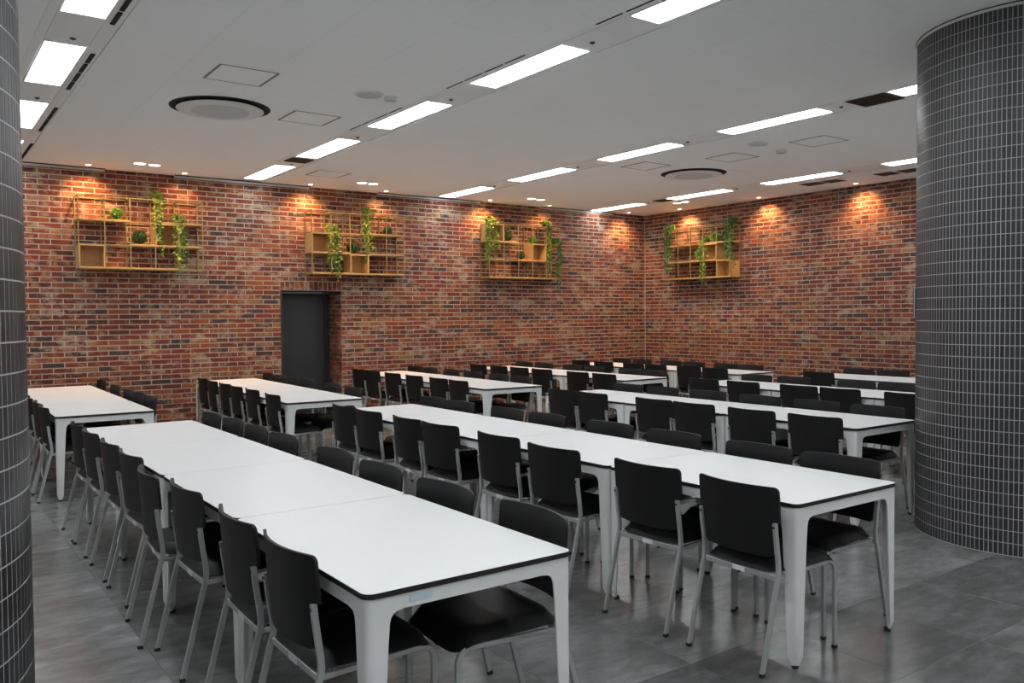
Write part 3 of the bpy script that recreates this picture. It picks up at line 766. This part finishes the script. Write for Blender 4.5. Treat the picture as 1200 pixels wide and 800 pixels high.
def vine(loc, out, length, spread, mat, label, nst=6, mound=.075):
    """trailing plant in a small pot; stems arch over the edge in direction out (unit xy) and hang"""
    t = empty('trailing_vine', loc); tag(t, label, 'plant', 'trailing vines on the wall shelves')
    bm = bmesh.new(); lathe(bm, [(0, 0), (.032, 0), (.042, .055), (.036, .055), (.034, .048), (0, .048)], 14); link('pot', meshof('pot', bm, 'pot', 40), t)
    length *= 1.18
    ov = Vector((*out, 0)); sv = Vector((-out[1], out[0], 0))
    bm = bmesh.new(); vs, fs = [], []
    def leafy(p, d, l=.046):
        for q in range(2):
            dd = (d*.25+rv()).normalized(); nn = dd.cross(rv()).normalized(); leaf_quad(vs, fs, p+rv()*.012, dd, nn, l*random.uniform(.7, 1.4), l*.62)
    reach = .125
    for k in range(nst):
        L = length*(1 if k == 0 else random.uniform(.45, .95)); off = random.uniform(-1.25, 1.25)*spread
        pts = [Vector((0, 0, .045)), ov*reach*.4+sv*off*.4+Vector((0, 0, .085)), ov*reach*.85+sv*off*.8+Vector((0, 0, .05))]
        n = max(4, int(L/.05))
        for i in range(1, n+1):
            pts.append(ov*(reach+.012*math.sin(i*.8+k))+sv*(off+.022*math.sin(i*.6+2*k))+Vector((0, 0, .02-L*i/n)))
        for a, b in zip(pts, pts[1:]):
            d = (b-a).normalized(); x = d.cross(ov).normalized() if abs(d.dot(ov)) < .95 else sv; yv = d.cross(x)
            ra = [bm.verts.new(a+(x*math.cos(q)+yv*math.sin(q))*.0022) for q in (0, 2.1, 4.2)]; rb = [bm.verts.new(b+(x*math.cos(q)+yv*math.sin(q))*.0022) for q in (0, 2.1, 4.2)]
            for i in range(3): bm.faces.new((ra[i], ra[(i+1) % 3], rb[(i+1) % 3], rb[i]))
            m = max(2, int((b-a).length/.019))
            for i in range(m): leafy(a+(b-a)*(i/m), d)
    for i in range(70):
        d = rv(); d.z = abs(d.z); leafy(Vector((0, 0, .05))+ov*.03+Vector((d.x*mound, d.y*mound*.8, d.z*mound*.8)), d, .034)
    link('stem', meshof('stem', bm, 'stem'), t)
    link('foliage', data_mesh('foliage', vs, fs, mat), t)

RD = .013
PM = {'post': boxmesh('post', 'gold', -RD/2, RD/2, -RD/2, RD/2, 0, 3*CELL), 'rail': boxmesh('rail', 'gold', 0, 5*CELL, -RD/2, RD/2, -RD/2, RD/2),
      'tie': boxmesh('tie', 'gold', -RD/2, RD/2, 0, SD, -RD/2, RD/2)}
BM_ = {}
def shelf_unit(loc, rz, label, boards, boxes):
    """local: x along the wall 0..5 cells, y = 0 front, SD at the wall, z = 0 bottom"""
    t = empty('plant_shelf', loc, rz); tag(t, label, 'shelf', 'gold wire plant shelves on the brick walls')
    for i in range(6):
        for y in (0, SD): link('post', PM['post'], t, (i*CELL, y, 0))
        for z in (0, 3): link('tie', PM['tie'], t, (i*CELL, 0, z*CELL))
        if i in (0, 5):
            for z in (1, 2): link('tie', PM['tie'], t, (i*CELL, 0, z*CELL))
    for z in range(4):
        for y in (0, SD): link('rail', PM['rail'], t, (0, y, z*CELL))
    for z, c0, c1 in boards:
        k = ('b', c1-c0)
        if k not in BM_: BM_[k] = boxmesh('shelf_board', 'wood', RD/2, (c1-c0)*CELL-RD/2, -.004, SD-.006, .007, .0215, .001)
        link('shelf_board', BM_[k], t, (c0*CELL, 0, z*CELL))
    c = CELL; th = .016
    P = {'side_panel': (0, th, -.006, SD-.006, .003, c-.003), 'side_panel2': (c-th, c, -.006, SD-.006, .003, c-.003), 'back_panel': (th, c-th, SD-.02, SD-.006, .003, c-.003),
         'bottom_panel': (th, c-th, -.006, SD-.021, .003, .003+th), 'top_panel': (th, c-th, -.006, SD-.021, c-.003-th, c-.003)}
    for col, row in boxes:
        for nm, q in P.items():
            if nm not in BM_: BM_[nm] = boxmesh(nm.rstrip('2'), 'wood', *q, .001)
            link(nm.rstrip('2'), BM_[nm], t, (col*CELL, 0, row*CELL))
    return t
SY = YW-.014-SD
def wpt(ux, cx, row, y=.12): return (ux+cx*CELL, SY+y, 2.2+row*CELL+.0225)
U1, U2, U3 = 1.80, 4.86, 7.98
shelf_unit((U1, SY, 2.2), 0, 'gold wire plant shelf farthest left on the brick wall', [(2, 0, 2), (2, 3, 5), (1, 2, 3), (1, 4, 5), (0, 1, 4)], [(0, 0), (3, 1)])
ball(wpt(U1, 1.55, 2), .082, 'leaf_bright', 'bright green leafy ball on the upper board of the leftmost shelf')
ball(wpt(U1, 2.42, 1), .098, 'leaf_dark', 'dark green leafy ball on the middle board of the leftmost shelf')
vine((U1+3.13*CELL, SY+.13, 2.2+3*CELL+.005), (0, -1), .66, .035, 'leaf_vine', 'light green vine hanging from the top rail of the leftmost shelf')
vine((U1+4.05*CELL, SY+.13, 2.2+2*CELL+.0225), (0, -1), .62, .055, 'leaf_vine', 'bushy vine hanging at the right end of the leftmost shelf', 9)
shelf_unit((U2, SY, 2.2), 0, 'gold wire plant shelf above the dark door', [(2, 3, 5), (1, 1, 2), (1, 3, 5), (0, 0, 2), (0, 3, 5)], [(0, 1), (2, 0)])
ball(wpt(U2, 4.28, 2), .078, 'leaf_dark', 'small dark leafy ball on the upper board of the shelf above the door')
ball((U2+2.35*CELL, SY+.12, 2.2+CELL+.007), .105, 'leaf_dark', 'dark leafy ball in the middle of the shelf above the door')
vine((U2+1.15*CELL, SY+.13, 2.2+2*CELL+.002), (0, -1), .66, .075, 'leaf_vine', 'wide pale vine trailing down the left of the shelf above the door', 10)
vine((U2+3.0*CELL, SY+.13, 2.2+3*CELL+.005), (0, -1), .64, .055, 'leaf_vine', 'vine trailing from the top rail of the shelf above the door', 8)
shelf_unit((U3, SY, 2.2), 0, 'gold wire plant shelf on the back wall nearest the corner', [(2, 1, 2), (1, 0, 1), (1, 2, 3), (0, 0, 5)], [(0, 2), (3, 1)])
ball(wpt(U3, 1.45, 2), .105, 'leaf_dark', 'large dark leafy ball on the upper board of the shelf nearest the corner')
ball((U3+3.3*CELL, SY+.12, 2.2+2*CELL+.003), .075, 'leaf_bright', 'bright green leafy ball on the upper level of the shelf nearest the corner')
ball(wpt(U3, 2.45, 1), .078, 'leaf_dark', 'dark leafy ball in the middle row of the shelf nearest the corner')
vine((U3+.25*CELL, SY+.13, 2.2+3*CELL+.001), (0, -1), .62, .09, 'leaf_vine', 'broad vine spilling over the left box of the shelf nearest the corner', 10)
vine((U3+4.2*CELL, SY+.13, 2.2+3*CELL+.005), (0, -1), .80, .035, 'leaf_vine', 'long vine hanging from the top right of the shelf nearest the corner', 7)
vine((U3+5.0*CELL, SY+.13, 2.2+2*CELL+.006), (0, -1), .70, .04, 'leaf_deep', 'long dark vine hanging off the right end of the shelf nearest the corner', 7)
# right wall unit: local x runs towards the camera (-Y)
SX = XW-.014-SD; V0 = 11.17
def qpt(cx, row, y=.12): return (SX+y, V0-cx*CELL, 2.2+row*CELL+.0225)
shelf_unit((SX, V0, 2.2), -PI/2, 'gold wire plant shelf on the right brick wall', [(2, 0, 2), (2, 3, 5), (1, 0, 2), (1, 2, 3), (0, 0, 2), (0, 2, 4)], [(4, 0), (3, 1)])
ball(qpt(3.55, 2), .092, 'leaf_bright', 'bright leafy ball atop the shelf on the right wall')
ball(qpt(4.25, 2, .15), .085, 'leaf_dark', 'dark leafy ball atop the shelf on the right wall')
ball(qpt(2.6, 1, .08), .11, 'leaf_bright', 'bright leafy ball in the middle row of the right wall shelf')
vine((SX+.13, V0-.15*CELL, 2.2+3*CELL+.005), (-1, 0), .72, .055, 'leaf_deep', 'long vine at the far left end of the right wall shelf', 8)
vine((SX+.13, V0-2.95*CELL, 2.2+2*CELL+.0225), (-1, 0), .66, .05, 'leaf_vine', 'vine trailing from the middle of the right wall shelf', 8)
vine((SX+.13, V0-4.9*CELL, 2.2+3*CELL+.005), (-1, 0), .66, .07, 'leaf_deep', 'bushy vine at the near end of the right wall shelf', 9)
